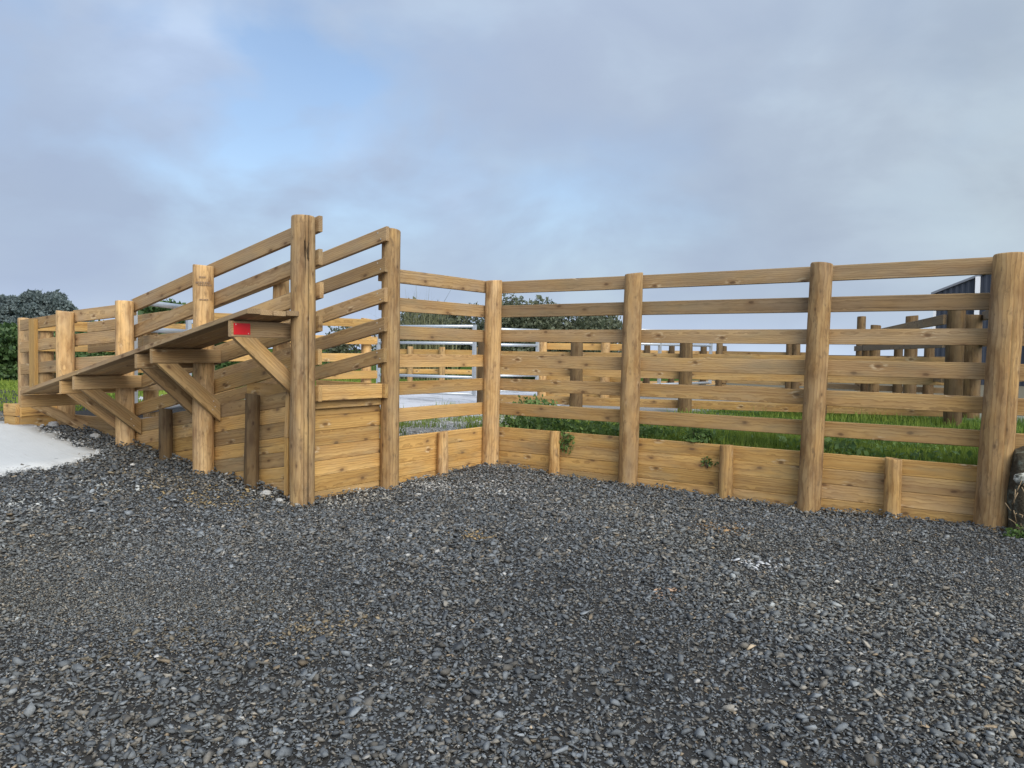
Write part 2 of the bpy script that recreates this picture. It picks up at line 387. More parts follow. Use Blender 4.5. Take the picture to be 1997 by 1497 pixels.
t = NT('shaded_gravel_fines'); p = t.wpos()
n1 = t.noise(p, 260, 4, 0.7); n2 = t.noise(p, 1.2, 3)
c = t.mix(t.ramp(n1, [(0.3, 0.0), (0.7, 1.0)]), (0.014, 0.014, 0.014), (0.060, 0.060, 0.058))  # fines darkened to paint the contact shade in the gaps between stones
c = t.mix(t.math('MULTIPLY', n2, 0.3), c, (0.10, 0.085, 0.062))
t.bump(n1, 0.8, 0.01); MAT['fines'] = t.done(c, 0.9, 0.2)
xs = np.concatenate([np.arange(-60, -10, 5), np.arange(-10, 12, .12), np.arange(12, 60, 4)])
ys = np.concatenate([np.arange(-60, -12, 4), np.arange(-12, 0.031, .12), [0.03]])
grid_mesh('gravel_yard', xs, ys, lambda x, y: gh(x, y) - .004, MAT['fines'])

# raised ground behind the retaining walls, out to the horizon
t = NT('yard_ground'); p = t.wpos()
n = t.noise(p, .9, 5, .6); n2 = t.noise(p, 40, 4, .7); n3 = t.noise(p, .15, 3)
dirt = t.mix(n2, (0.20, 0.185, 0.16), (0.46, 0.44, 0.40))
green = t.mix(n2, (0.025, 0.055, 0.012), (0.085, 0.135, 0.03))
sepx = t.n('ShaderNodeSeparateXYZ'); t.l(p, sepx.inputs[0])
gm = t.ramp(t.math('ADD', t.math('MULTIPLY', n, .5), t.math('MULTIPLY', t.math('MULTIPLY_ADD', sepx.outputs[0], .25, .15, clamp=True), .6)), [(0.38, 0.0), (0.52, 1.0)])
lawn = t.ramp(t.math('MULTIPLY', sepx.outputs[0], -.08), [(0.46, 0.0), (0.54, 1.0)])
yy = t.ramp(t.math('MULTIPLY', sepx.outputs[1], 1 / 20.0), [(0.35, 1.0), (0.5, 0.0)])
gm = t.math('MULTIPLY', gm, yy)
far = t.ramp(t.math('MULTIPLY', sepx.outputs[1], 1 / 60.0), [(0.62, 0.0), (0.75, 1.0)])
gm = t.math('MAXIMUM', t.math('MAXIMUM', gm, lawn), far)
c = t.mix(gm, dirt, green)
c = t.mix(t.ramp(t.math('MULTIPLY', sepx.outputs[1], 1 / 20.0), [(0.42, 0.0), (0.55, .85)]), c, t.mix(n2, (0.085, 0.074, 0.045), (0.165, 0.145, 0.095)))
c = t.mix(lawn, c, green)
t.bump(n2, .6, .02); MAT['yard'] = t.done(c, 1.0, 0.0)
def poly_sheet(name, pts, z, mat, kind='structure', cuts=None, thick=None):
    bm = bmesh.new(); f = bm.faces.new([bm.verts.new((x, y, z)) for x, y in pts])
    if f.normal.z < 0: f.normal_flip()
    bm.normal_update()
    for ax, vals in (cuts or {}).items():
        for v in vals:
            co = Vector((v, 0, 0)) if ax == 0 else Vector((0, v, 0)); no = Vector((1, 0, 0)) if ax == 0 else Vector((0, 1, 0))
            bmesh.ops.bisect_plane(bm, geom=bm.verts[:] + bm.edges[:] + bm.faces[:], plane_co=co, plane_no=no)
    return bm
bm = poly_sheet('yard_ground', [(-900, -3.0), (-.06, -3.0), (-.06, .04), (900, .04), (900, 1500), (-900, 1500)], LVL, None, cuts={0: [-60, -20, -6, 12, 60], 1: [3, 10, 30, 100]})
bmesh.ops.triangulate(bm, faces=bm.faces[:])
for f in bm.faces:
    if f.normal.z < 0: f.normal_flip()
me = bpy.data.meshes.new('yard_ground'); bm.to_mesh(me); bm.free(); me.materials.append(MAT['yard'])
o = bpy.data.objects.new('yard_ground', me); COL.objects.link(o); o['kind'] = 'structure'

# pale concrete apron on the left and the slab inside the yards
t = NT('pale_concrete'); p = t.wpos()
n1 = t.noise(t.map(p, (1, 1, 1)), 2.2, 5, .6, .6); n2 = t.noise(p, 55, 4, .7); n3 = t.noise(t.map(p, (3, 14, 1)), 1.0, 4, .6, .4)
c = t.mix(n1, (0.44, 0.442, 0.42), (0.56, 0.56, 0.535))
c = t.mix(t.ramp(n3, [(0.60, 0.0), (0.72, 0.35)]), c, (0.33, 0.32, 0.28))
c = t.mix(t.math('MULTIPLY', n2, .2), c, (0.40, 0.40, 0.38))
t.bump(t.math('ADD', n2, t.math('MULTIPLY', n3, 1.5)), .35, .012); MAT['apron'] = t.done(c, .9, .2)
def densify(pts, step, jit):
    out = []
    for i in range(len(pts)):
        a = Vector((*pts[i], 0)); b = Vector((*pts[(i + 1) % len(pts)], 0)); n = max(1, int((b - a).length / step))
        for k in range(n):
            q = a.lerp(b, k / n); nn = Vector((mnoise.noise(q * 3.1), mnoise.noise(q * 3.1 + Vector((9, 3, 1))), 0)) * jit + Vector((mnoise.noise(q * 11), mnoise.noise(q * 11 + Vector((5, 3, 1))), 0)) * jit * .6
            out.append((q.x + nn.x, q.y + nn.y))
    return out
outl = densify([(-2.55, -3.80), (-2.80, -3.66), (-3.3, -3.68), (-4.3, -3.58), (-4.75, -3.64), (-5.6, -3.66), (-6.0, -3.35), (-14, -2.9), (-14, -9.5), (-1.2, -9.5), (-1.5, -6.5), (-2.15, -4.9), (-2.32, -4.3)], .06, .11)
bm = poly_sheet('apron', outl, 0, None, cuts={0: list(np.arange(-8, -1.4, .22)), 1: list(np.arange(-6, -3, .22))})
edge = [e for e in bm.edges if e.is_boundary]
bv = {v for e in edge for v in e.verts}
for v in bm.verts:
    g = float(gh(v.co.x, v.co.y))
    v.co.z = g + (.022 + .022 * (mnoise.noise(v.co * 6) + .4) if v in bv else .040 + .010 * mnoise.noise(v.co * 2.5) + .006 * mnoise.noise(v.co * 9))
ret = bmesh.ops.extrude_edge_only(bm, edges=edge)
for v in [g for g in ret['geom'] if isinstance(g, bmesh.types.BMVert)]:
    v.co.z -= .09
    d = Vector((v.co.x + 5, v.co.y + 6.5, 0)).normalized() * .035; v.co.x += d.x; v.co.y += d.y
bmesh.ops.triangulate(bm, faces=bm.faces[:]); bmesh.ops.recalc_face_normals(bm, faces=bm.faces[:])
me = bpy.data.meshes.new('concrete_apron'); bm.to_mesh(me); bm.free(); me.materials.append(MAT['apron'])
for p_ in me.polygons: p_.use_smooth = True
o = bpy.data.objects.new('concrete_apron', me); COL.objects.link(o); o['kind'] = 'structure'

t = NT('yard_concrete'); p = t.wpos()
n1 = t.noise(p, 1.4, 4); n2 = t.noise(t.map(p, (1.2, 5, 1)), 1.3, 5, .65, .5)
c = t.mix(n1, (0.46, 0.46, 0.47), (0.60, 0.60, 0.61))
c = t.mix(t.ramp(n2, [(0.56, 0.0), (0.63, .8)]), c, (0.13, 0.125, 0.115)); MAT['slab'] = t.done(c, .85, .3)
pts = [onz(930, 812, LVL), onz(770, 815, LVL), onz(300, 812, LVL), onz(-60, 806, LVL), onz(-60, 789, LVL), onz(120, 786, LVL), onz(330, 768, LVL), onz(600, 762, LVL), onz(1090, 762, LVL), onz(1215, 772, LVL), onz(1060, 796, LVL)]
bm = poly_sheet('slab', densify([(q.x, q.y) for q in pts], .3, .12), LVL + .006, None)
bmesh.ops.triangulate(bm, faces=bm.faces[:]); bmesh.ops.recalc_face_normals(bm, faces=bm.faces[:])
for f in bm.faces:
    if f.normal.z < 0: f.normal_flip()
me = bpy.data.meshes.new('yard_slab'); bm.to_mesh(me); bm.free(); me.materials.append(MAT['slab'])
o = bpy.data.objects.new('yard_slab', me); COL.objects.link(o); o['kind'] = 'structure'

# ------------------------------------------------------------------ gravel stones (one object, nobody could count them)
def hull_shapes(k, npts):
    out = []
    for i in range(k):
        bm = bmesh.new()
        P = rng.normal(size=(npts, 3)); P /= np.linalg.norm(P, axis=1)[:, None]; P *= rng.uniform(.64, 1.0, (npts, 1))
        P *= np.array([1.0, rng.uniform(.50, .88), rng.uniform(.22, .48)])
        for q in P: bm.verts.new(q)
        r = bmesh.ops.convex_hull(bm, input=bm.verts[:])
        bmesh.ops.delete(bm, geom=list({g for g in r['geom_interior'] + r['geom_unused'] if isinstance(g, bmesh.types.BMVert)}), context='VERTS')
        bmesh.ops.triangulate(bm, faces=bm.faces[:]); bmesh.ops.recalc_face_normals(bm, faces=bm.faces[:])
        bm.verts.ensure_lookup_table(); bm.verts.index_update()
        out.append((np.array([v.co[:] for v in bm.verts]), np.array([[v.index for v in f.verts] for f in bm.faces]))); bm.free()
    return out
def scatter_stones(name, X, Y, S, C, Z, mat, shapes, tilt=.35):
    Vs, Fs, Cs = [], [], []; base = 0
    N = len(X); which = rng.integers(0, len(shapes), N)
    yaw = rng.uniform(0, 2 * np.pi, N); tx = rng.normal(0, tilt, N); ty = rng.normal(0, tilt, N)
    for k, (sv, sf) in enumerate(shapes):
        idx = np.where(which == k)[0]
        if not len(idx): continue
        v = sv[None] * S[idx][:, None, None]
        ca, sa = np.cos(tx[idx])[:, None], np.sin(tx[idx])[:, None]
        y1 = v[..., 1] * ca - v[..., 2] * sa; z1 = v[..., 1] * sa + v[..., 2] * ca; x1 = v[..., 0]
        ca, sa = np.cos(ty[idx])[:, None], np.sin(ty[idx])[:, None]
        x2 = x1 * ca + z1 * sa; z2 = -x1 * sa + z1 * ca
        ca, sa = np.cos(yaw[idx])[:, None], np.sin(yaw[idx])[:, None]
        x3 = x2 * ca - y1 * sa; y3 = x2 * sa + y1 * ca
        V = np.stack([x3 + X[idx][:, None], y3 + Y[idx][:, None], z2 + Z[idx][:, None]], -1)
        m = len(sv); Vs.append(V.reshape(-1, 3)); Fs.append((sf[None] + (base + m * np.arange(len(idx)))[:, None, None]).reshape(-1, 3))
        cc = np.ones((len(idx), m, 4)); cc[..., :3] = C[idx][:, None, :]; Cs.append(cc.reshape(-1, 4)); base += m * len(idx)
    return np_mesh(name, np.concatenate(Vs), np.concatenate(Fs), mat, col=np.concatenate(Cs))
t = NT('crushed_stone'); c = t.attr('col', 'Color'); p = t.wpos(); n = t.noise(p, 140, 3, .6)
c = t.mix(.5, c, t.mix(1.0, c, t.ramp(n, [(0.3, (0.6, .6, .6)), (0.7, (1.3, 1.3, 1.3))]), 'MULTIPLY'))
t.bump(n, .3, .004); MAT['stone'] = t.done(c, .72, .35)

bands = [(1.6, 3.2, .0225, .86), (3.2, 5.0, .0240, .82), (5.0, 7.5, .0275, .80), (7.5, 12.5, .032, .80)]
XX, YY, SS = [], [], []
fwd = np.array([-math.sin(YAW), math.cos(YAW)]); rgt = np.array([math.cos(YAW), math.sin(YAW)])
for d0, d1, D, half in bands:
    area = half * (d1 ** 2 - d0 ** 2) + 2 * 1.4 * (d1 - d0)
    N = int(area * 1.45 / (.62 * D * D))
    d = np.sqrt(rng.uniform(d0 ** 2, d1 ** 2, N)); l = rng.uniform(-1, 1, N) * (half * d + 1.4)
    x = CAM.x + fwd[0] * d + rgt[0] * l; y = CAM.y + fwd[1] * d + rgt[1] * l
    s = D * .5 * np.exp(rng.normal(0.0, .48, N))
    fine = np.clip(.55 * np.exp(-(((x - 6.6) / 1.5) ** 2 + ((y + 1.7) / 1.2) ** 2)) + .5 * np.exp(-(((x - 1.5) / 1.1) ** 2 + ((y + 5.6) / .8) ** 2)), 0, .6)
    s *= (1 - fine) * (1 + .18 * vnoise(x, y, .9, 4.0)); s = np.clip(s, .0045, .046)
    ok = (y < -.07) & ~((x < .06) & (y > -3.0)) & ~((y < -3.74) & (x < -2.62 + .25 * np.clip(-3.95 - y, -.2, 2.2)))
    XX.append(x[ok]); YY.append(y[ok]); SS.append(s[ok])
for fx, fy, rx, ry in ((6.6, -1.7, 1.7, 1.3), (1.5, -5.6, 1.3, .95)):       # finer chip packed into the wheel-worn places
    N = 16000; x = rng.normal(fx, rx * .6, N); y = rng.normal(fy, ry * .6, N); ok = y < -.07
    XX.append(x[ok]); YY.append(y[ok]); SS.append(np.clip(.0095 * np.exp(rng.normal(0, .35, ok.sum())), .004, .02))
X = np.concatenate(XX); Y = np.concatenate(YY); S = np.concatenate(SS); N = len(X)
lum = .120 * np.exp(rng.normal(0, .34, N) + .20 * vnoise(X, Y, .7, 8.0)); k = rng.random(N)
Cc = lum[:, None] * np.array([.94, 1.0, 1.01])[None]
wm_ = (k < .28); Cc[wm_] = lum[wm_][:, None] * np.array([1.12, 1.02, .84])
tan = (k > .950) & (k < .965); Cc[tan] = lum[tan][:, None] * np.array([1.7, 1.32, .86])
wht = k > .9945; Cc[wht] = np.array([.42, .40, .36]) * rng.uniform(.6, 1.15, wht.sum())[:, None]
warm = np.clip(vnoise(X, Y, .55, 2.0) * .8, 0, 1)[:, None]; Cc = Cc * (1 + warm * np.array([.22, .12, -.06]))
def patch(px, py, rad, amt, colr):
    q = onz(px, py, float(gh(*onz(px, py, .05)[:2]))); w = amt * np.exp(-((X - q.x) ** 2 + (Y - q.y) ** 2) / rad ** 2) * (.6 + .6 * np.clip(vnoise(X, Y, 4.5, 3.0), -.6, 1))
    pick = (rng.random(N) < w)[:, None]; jit = np.exp(rng.normal(0, .25, N))[:, None]
    return np.where(pick, np.array(colr)[None] * jit, Cc)
for a in [(830, 945, .38, .9, (.34, .33, .30)), (960, 955, .42, .7, (.27, .26, .235)), (700, 970, .35, .75, (.34, .32, .27)), (1000, 930, .6, .35, (.20, .19, .18)),
          (430, 925, .26, .55, (.27, .26, .235)), (520, 965, .18, .7, (.33, .32, .29)), (1475, 1100, .13, .9, (.48, .48, .47)), (1090, 1000, .8, .25, (.2, .19, .17)),
          (430, 965, .3, .75, (.26, .19, .09)), (300, 900, .45, .45, (.20, .16, .10)), (1400, 1030, .22, .55, (.24, .15, .07)), (920, 1045, .14, .7, (.27, .19, .09)),
          (600, 1225, .28, .4, (.22, .17, .10)), (270, 1260, .4, .35, (.15, .125, .085)), (1310, 1160, .1, .6, (.3, .2, .13)), (220, 905, .25, .5, (.36, .36, .33)), (60, 945, .22, .5, (.36, .36, .33)), (560, 1040, .9, .25, (.17, .165, .15))]:
    Cc = patch(*a)
wd = np.where(X > 0, np.minimum(np.abs(Y + .06), np.where(Y > -3.1, np.abs(X - .06), 9)), np.abs(Y + 3.10))      # distance to the nearest plank wall
Z = gh(X, Y) + S * rng.uniform(-.15, .55, N) + np.exp(-wd / .07) * np.clip(.035 + .03 * vnoise(X, Y, 3.5, 6), 0, .07)
for px_, py_, pr_ in ((.10, -3.15, .12), (-1.485, -3.15, .11), (-3.035, -3.15, .11), (.09, -.1, .11), (2.02, -.1, .11), (4.0, -.1, .11), (5.56, -.11, .14), (.1, -1.96, .11), (1.02, -.08, .07), (3.15, -.08, .07), (4.76, -.08, .07), (.08, -1.03, .07), (-.66, -3.15, .07)):
    Z += np.exp(-np.maximum(np.hypot(X - px_, Y - py_) - pr_, 0) / .045) * (.018 + .022 * vnoise(X, Y, 9.0, px_))
o = scatter_stones('gravel', X, Y, S, Cc, Z, MAT['stone'], hull_shapes(40, 10))
tag(o, kind='stuff')

N = 16000; x = rng.uniform(-3.2, .4, N); y = rng.uniform(-1.9, 3.2, N); k_ = (x < -.09) | (y > .09); x, y = x[k_], y[k_]; N = len(x)
s_ = .016 * np.exp(rng.normal(0, .45, N)); lc = rng.uniform(.34, .66, N)[:, None] * np.array([1.0, .97, .88])
ol = np.array(outl); ol = ol[(ol[:, 0] > -5.2) & (ol[:, 1] > -7)]; k_ = rng.integers(0, len(ol), 2200)
x3 = ol[k_, 0] + rng.normal(0, .055, 2200); y3 = ol[k_, 1] + rng.normal(0, .055, 2200); s3 = .009 * np.exp(rng.normal(0, .6, 2200)); s3 = np.clip(s3, .003, .04)
tag(scatter_stones('apron_crumbs', x3, y3, s3, rng.uniform(.36, .52, 2200)[:, None] * np.array([1.0, 1.0, .96]), gh(x3, y3) + .022 + s3 * .3, MAT['stone'], hull_shapes(10, 11)), kind='stuff')
tag(scatter_stones('pale_gravel', x, y, s_, lc, LVL + s_ * rng.uniform(-.2, .4, N), MAT['stone'], hull_shapes(14, 10)), kind='stuff')

# ------------------------------------------------------------------ loading ramp
SL = .215
ramp = empty('loading_ramp', (0.0, -2.5, 0.0), 'sloping timber stock loading ramp with railed sides and a raised plank catwalk', 'loading ramp')
def part(name, mb, mat, par): return mb.build(name, mat, par)
def add_post(par, u, v, z0, z1, r, mat='round', tone=.42, lean=(0, 0), crack=None, name='post', lev=14):
    m = MB(); m.post((u - lean[0], v - lean[1], z0 - .3), (u + lean[0], v + lean[1], z1), r * 1.04, r * .97, tone, crack=crack, lev=lev)
    return m.build(name, MAT[mat], par)
VN = -3.148; VFAR = -1.955
NEAR = [(.10, 2.745, .114), (-1.485, 2.365, .106), (-3.035, 2.025, .105), (-4.445, 1.93, .105)]
CRK = math.atan2(CAM.y - VN, CAM.x - .1)
for i, (u, zt, r) in enumerate(NEAR):
    p_ = add_post(ramp, u, VN, float(gh(u, VN)), zt, r, tone=.42, crack=(CRK + .10, .3, 1.75) if i == 0 else None)
    if i == 0: p_['label'] = 'tall front post of the ramp with a long drying crack'
    if i == 1: stamped = p_
for u, zt, r in [(.10, 2.775, .10), (-1.70, 2.38, .10), (-3.2, 2.05, .10), (-4.5, 1.94, .10)]:
    add_post(ramp, u, VFAR, .35 if u < 0 else 0, zt, r, tone=.5)
m = MB(); m.board((-5.485, VN + .083, .40), (-5.485, VN + .083, 1.845), .16, .05, hd=(1, 0, 0), tone=1.0)
b_ = m.build('end_board', MAT['sawn'], ramp); b_['label'] = 'yellow upright board at the low end of the ramp rails'
add_post(ramp, -6.09, -2.915, .45, 1.87, .082, tone=.2, name='post')
# dark stamped lettering marks on the second post, too worn to read
m = MB()
az0 = math.atan2(CAM.y - VN, CAM.x + 1.485)
for z0, a0, a1, h in [(2.225, -.35, .15, .016), (2.165, -.75, .55, .020), (2.145, -.5, .85, .012), (1.99, -.35, .35, .014)]:
    a = az0 + a0; m = MB()
    while a < az0 + a1:
        w = random.uniform(.06, .16)
        q = [Vector((-1.485 + .1105 * math.cos(b), VN + .1105 * math.sin(b), z)) for b, z in ((a, z0), (a + w, z0), (a + w, z0 + h), (a, z0 + h))]
        m.prism(q, None, Vector((math.cos(a), math.sin(a), 0)) * .0015, .5); a += w + random.uniform(.02, .07)
    m.build('stamp', MAT['ink'], stamped)

# side rails, near side: fixed inside the posts; each rail follows the ramp then levels out at the low end
NZ = [2.72, 2.405, 2.085, 1.775, 1.46]
def side_rails(v, zs, uend, jit):
    for k, z in enumerate(zs):
        e = uend + random.uniform(-jit, jit)
        uk = -3.06
        m = MB(); m.board((uk, v, z + SL * uk - .075), (e, v, z + SL * e - .075), .15, .05, tone=.16 + .10 * k * random.uniform(.6, 1.2), seg=8)  # lower rails more orange: light difference painted through the tone
        rl = m.build('rail', MAT['sawn'], ramp)
        if v > -2.5:
            for du, dz2 in ((.055, -.035), (.10, -.11)):
                n_ = MB(); xc, zc2 = du, z + SL * du + dz2
                n_.prism([Vector((xc + .007 * math.cos(a), v - .026, zc2 + .007 * math.sin(a))) for a in np.linspace(0, 5.4, 7)], None, (0, -.004, 0)); n_.build('nail_head', MAT['nail'], rl)
        zl = 2.02 - .305 * k
        if zl > .95:
            m = MB(); m.board((-4.45, v + .001, zl - .075 - .075), (uk - .003, v + .001, zl - .078), .15, .05, tone=.2); m.build('rail', MAT['sawn'], ramp)
            m = MB(); m.board((-5.93, v, zl - .185 - .075), (-4.453, v, zl - .078 - .075), .15, .05, tone=.3); m.build('rail', MAT['sawn'], ramp)
side_rails(VN + .133, NZ, .20, .012)
side_rails(VFAR - .130, [z + .03 for z in NZ], .16, .012)
# plank walls: near side follows the ramp floor
def plank_wall(name, par, a, b, tops, thick, tone, gap=.0015, hh=.15, nose=0.0):
    m = MB(); a = Vector(a); b = Vector(b); d = (b - a).normalized(); n = Vector((-d.y, d.x, 0))
    for (z0, z1) in tops:
        o = n * random.uniform(-.003, .003)
        m.board(Vector((a.x, a.y, z0 - hh / 2)) + o, Vector((b.x, b.y, z1 - hh / 2)) + o, hh - gap, thick, tone=min(1, max(0, tone + random.uniform(-.30, .25))), bow=.0004)
    return m.build(name, MAT['sawn'], par)
vw = VN + .133
def wt(u): return min(1.115, 1.115 + .165 * u)
for (u0, u1) in ((-3.03, -1.49), (-1.487, -.10)):
    m = MB()
    for k in range(7):
        z0, z1 = wt(u0) - .15 * k, wt(u1) - .15 * k
        if max(z0, z1) < gh((u0 + u1) / 2, VN) - .12: break
        m.board((u0, vw + random.uniform(-.003, .003), z0 - .075), (u1, vw + random.uniform(-.003, .003), z1 - .075), .1485, .05, tone=random.uniform(.35, .95), bow=.0004)
    m.build('side_wall', MAT['sawn'], ramp)
m = MB()
for k in range(2): m.board((-4.5, vw, .60 - .15 * k - .075), (-3.033, vw, .62 - .15 * k - .075), .147, .05, tone=.45)
m.build('side_wall', MAT['sawn'], ramp)
for (u, zt, lean) in ((-.66, 1.03, .01), (-2.19, .80, .0)):
    s_ = add_post(ramp, u, VN - .005, float(gh(u, VN)), zt, .072, 'dark_round', .35, (lean, 0), name='stub_post')
    s_['label'] = 'dark bark-brown stub post against the ramp side wall'
plank_wall('front_wall', ramp, (-.005, VN + .09, 0), (-.005, VFAR - .07, 0), [(.985 - .15 * k,) * 2 for k in range(7)], .05, .85)
m = MB(); m.board((.045, VN + .11, .945), (.045, VFAR - .055, .945), .075, .045, tone=.6); m.build('ledger', MAT['sawn'], ramp)
m = MB(); m.board((.115, VN + .168, 1.065), (.115, VFAR - .162, 1.065), .15, .05, tone=.75); m.build('sill_board', MAT['sawn'], ramp)
for v, e in ((VN + .133, .20), (VFAR - .130, .17)):
    m = MB(); m.board((-.9, v, 1.065), (e, v, 1.065), .15, .048, tone=.7); m.build('bottom_rail', MAT['sawn'], ramp)
m = MB(); m.board((-.185, VN + .055, -.1), (-.185, VN + .055, .62), .055, .05, hd=(1, 0, 0), tone=.9); m.board((-.18, VN + .058, .625), (-.18, VN + .058, 1.08), .05, .045, hd=(1, 0, 0), tone=.5); m.build('corner_batten', MAT['sawn'], ramp)
m = MB(); m.prism([(-.04, VN + .165, .975), (-4.6, VN + .165, .46), (-4.6, VN + .165, .30), (-.04, VN + .165, .80)], None, (0, VFAR - VN - .33, 0), .5)
m.build('ramp_floor', MAT['slab'], ramp)
# catwalk: four long planks on bearers with knee braces
VO = -3.83
def dz(u): return 1.81 + .209 * u
deck = MB()
for k in range(4):
    v = VO + .074 + k * .147
    u0, u1 = -4.14 + random.uniform(-.01, .01), .165 + random.uniform(-.015, .012)
    um = -1.46 + random.uniform(-.01, .01)
    deck.board((u0, v, dz(u0) - .022 + random.uniform(-.002, .002)), (um - .002, v, dz(um) - .022), .045, .138, tone=.15, bow=.002)
    deck.board((um + .002, v, dz(um) - .022), (u1, v, dz(u1) - .022 + random.uniform(-.003, .003)), .045, .138, tone=.12, bow=.002)
deck.build('catwalk_deck', MAT['sawn'], ramp)
def bearer(u, vend, tone, par=ramp, vo=VO + .008):
    z = dz(u) - .047 - .072 - .006
    m = MB(); m.board((u, vo, z), (u, vend, z), .143, .048, tone=tone, bow=.001); return m.build('bearer', MAT['sawn'], ramp)
B1 = -.085
b1 = bearer(B1, -3.05, .2)
for u in (-1.345, -1.62, -2.875, -3.165): bearer(u, -3.05, .35)
bearer(-4.13, -3.0, .45)
def brace(u, poly, tone, lab=None, nails=()):
    m = MB(); P = [Vector((u - .024, v, z)) for v, z in poly]
    m.prism(P, None, (.048, 0, 0), tone, along=(P[3] - P[0]))
    o = m.build('brace', MAT['sawn'], ramp)
    if nails:
        for v, z in nails:
            k = MB(); k.prism([Vector((u + .024, v + .007 * math.cos(a), z + .007 * math.sin(a))) for a in np.linspace(0, 5.4, 7)], None, (.002, 0, 0))
            k.build('nail_head', MAT['nail'], o)
    return o
zb = lambda u: dz(u) - .047 - .143 - .010
brace(B1, [(-3.80, zb(B1)), (-3.56, zb(B1)), (-3.06, zb(B1) - .40), (-3.06, zb(B1) - .60)], .5)
for u in (-1.345, -1.62): brace(u, [(-3.77, zb(u)), (-3.55, zb(u)), (-3.055, zb(u) - .42), (-3.055, zb(u) - .62)], .6 if u > -1.5 else .25, nails=[(-3.14, zb(u) - .40), (-3.12, zb(u) - .46), (-3.15, zb(u) - .49)] if u > -1.5 else ())
for u in (-2.875, -3.165): brace(u, [(-3.75, zb(u)), (-3.54, zb(u)), (-3.055, zb(u) - .37), (-3.055, zb(u) - .55)], .5 if u > -3 else .25, nails=[(-3.18, zb(u) - .36), (-3.15, zb(u) - .44)] if u > -3 else ())
brace(-4.13, [(-3.70, zb(-4.13)), (-3.48, zb(-4.13)), (-3.0, zb(-4.13) - .24), (-3.0, zb(-4.13) - .40)], .3)
m = MB(); zc_ = dz(B1) - .125
m.prism([(B1 + .0245, VO + .03, zc_ - .052), (B1 + .0245, VO + .205, zc_ - .052), (B1 + .0245, VO + .205, zc_ + .052), (B1 + .0245, VO + .03, zc_ + .052)], None, (.004, 0, 0))
mk = m.build('marker_plate', MAT['red'], b1); 
for dv, dz_ in ((.02, .04), (.155, -.04)):
    k = MB(); k.prism([Vector((B1 + .0287, VO + .03 + dv + .006 * math.cos(a), zc_ + dz_ + .006 * math.sin(a))) for a in np.linspace(0, 5.4, 7)], None, (.0015, 0, 0)); k.build('screw', MAT['nail'], mk)
mk['label'] = 'red square marker on the end bearer'

# timber step at the foot of the catwalk
stp = empty('timber_step', (-4.6, -3.45, .45), 'low two-plank timber box step at the low end of the catwalk beside the pale apron', 'step')
m = MB()
for k in range(2):
    z = .765 - .15 * k - .075
    m.board((-4.475, -3.675, z), (-4.475, -3.19, z), .147, .05, tone=.9); m.board((-4.80, -3.70, z), (-4.501, -3.70, z), .147, .05, tone=.75)
m.build('box_side', MAT['sawn'], stp)
m = MB(); m.board((-4.80, -3.43, .745), (-4.502, -3.43, .745), .03, .485, tone=.3); m.build('tread', MAT['sawn'], stp)

# ------------------------------------------------------------------ yard fences along the truck bay
RZ = [2.384, 2.074, 1.762, 1.450, 1.149, .844]
def thing_fence(label, base, group='timber rail fences of the stock yards', name='rail_fence'):
    return empty(name, base, label, 'fence', group)
long_f = thing_fence('long six-rail timber fence on the right standing above a plank retaining wall', (3, 0, 0))
TONES = [.18, .18, .25, .42, .58, .62]  # top to bottom, grey to orange: uneven light painted into the rail colour
for k, z in enumerate(RZ):
    m = MB(); m.board((.0, .025, z - .075), (5.58, .025, z - .075 + .006), .15, .05, tone=TONES[k]); m.build('rail', MAT['sawn'], long_f)
    m = MB(); m.board((5.585, .025, z - .075), (9.2, .025, z - .075), .15, .05, tone=TONES[k]); m.build('rail', MAT['sawn'], long_f)
for u, r, ln, zt, cr in [(.09, .106, .012, 2.385, None), (2.035, .108, .016, 2.39, None), (4.04, .107, .032, 2.395, None), (5.60, .132, .036, 2.395, (-1.1 % (2 * math.pi), .55, 2.2)), (7.6, .11, .01, 2.39, None)]:
    p_ = add_post(long_f, u, -.112 if r > .12 else -.10, 0, zt, r, tone=.45, lean=(ln, 0), crack=cr)
    if r > .12: p_['label'] = 'thick strainer post at the right end with a vertical crack'
short_f = thing_fence('short six-rail timber fence section between the ramp and the inner corner post', (0, -1, 0))
for k, z in enumerate(RZ):
    m = MB(); m.board((-.025, -1.99, z - .075), (-.025, -.004, z - .075), .15, .05, tone=TONES[k] + .12); m.build('rail', MAT['sawn'], short_f)
    if k == 0:
        st = m; q = MB()
        for i in range(6):
            zz = z - .025 - i * .021
            for dv in (0, .012): 
                if random.random() < .85: q.prism([(.0005, -.43 + dv, zz), (.0005, -.43 + dv + .009, zz), (.0005, -.43 + dv + .009, zz - .010), (.0005, -.43 + dv, zz - .010)], None, (.001, 0, 0))
        q.build('stamp', MAT['ink'], bpy.data.objects[[o.name for o in short_f.children][-1]] if short_f.children else short_f)
GW = 'plank retaining walls round the truck bay'
rw = empty('retaining_wall', (3, 0, 0), 'long low plank retaining wall under the right fence holding back grass', 'retaining wall', GW)
WT = [.533 - .15 * k for k in range(5)]
for (u0, u1) in ((.0, 2.03), (2.034, 4.03), (4.034, 5.59), (5.594, 9.2)):
    plank_wall('plank_panel', rw, (u0, .024, 0), (u1, .024, 0), [(z + random.uniform(-.0006, .0006), z + random.uniform(-.0006, .0006)) for z in WT], .05, .75)
for u in (1.025, 3.155, 4.765, 6.6): add_post(rw, u, -.075, 0, .545, .067 if u < 2 else .072, tone=.65, name='stub_post', lev=6)
sw = empty('retaining_wall', (0, -1, 0), 'short low plank retaining wall with one stub post between ramp and corner', 'retaining wall', GW)
plank_wall('plank_panel', sw, (-.024, -1.99, 0), (-.024, -.052, 0), [(z, z) for z in WT], .05, .9)
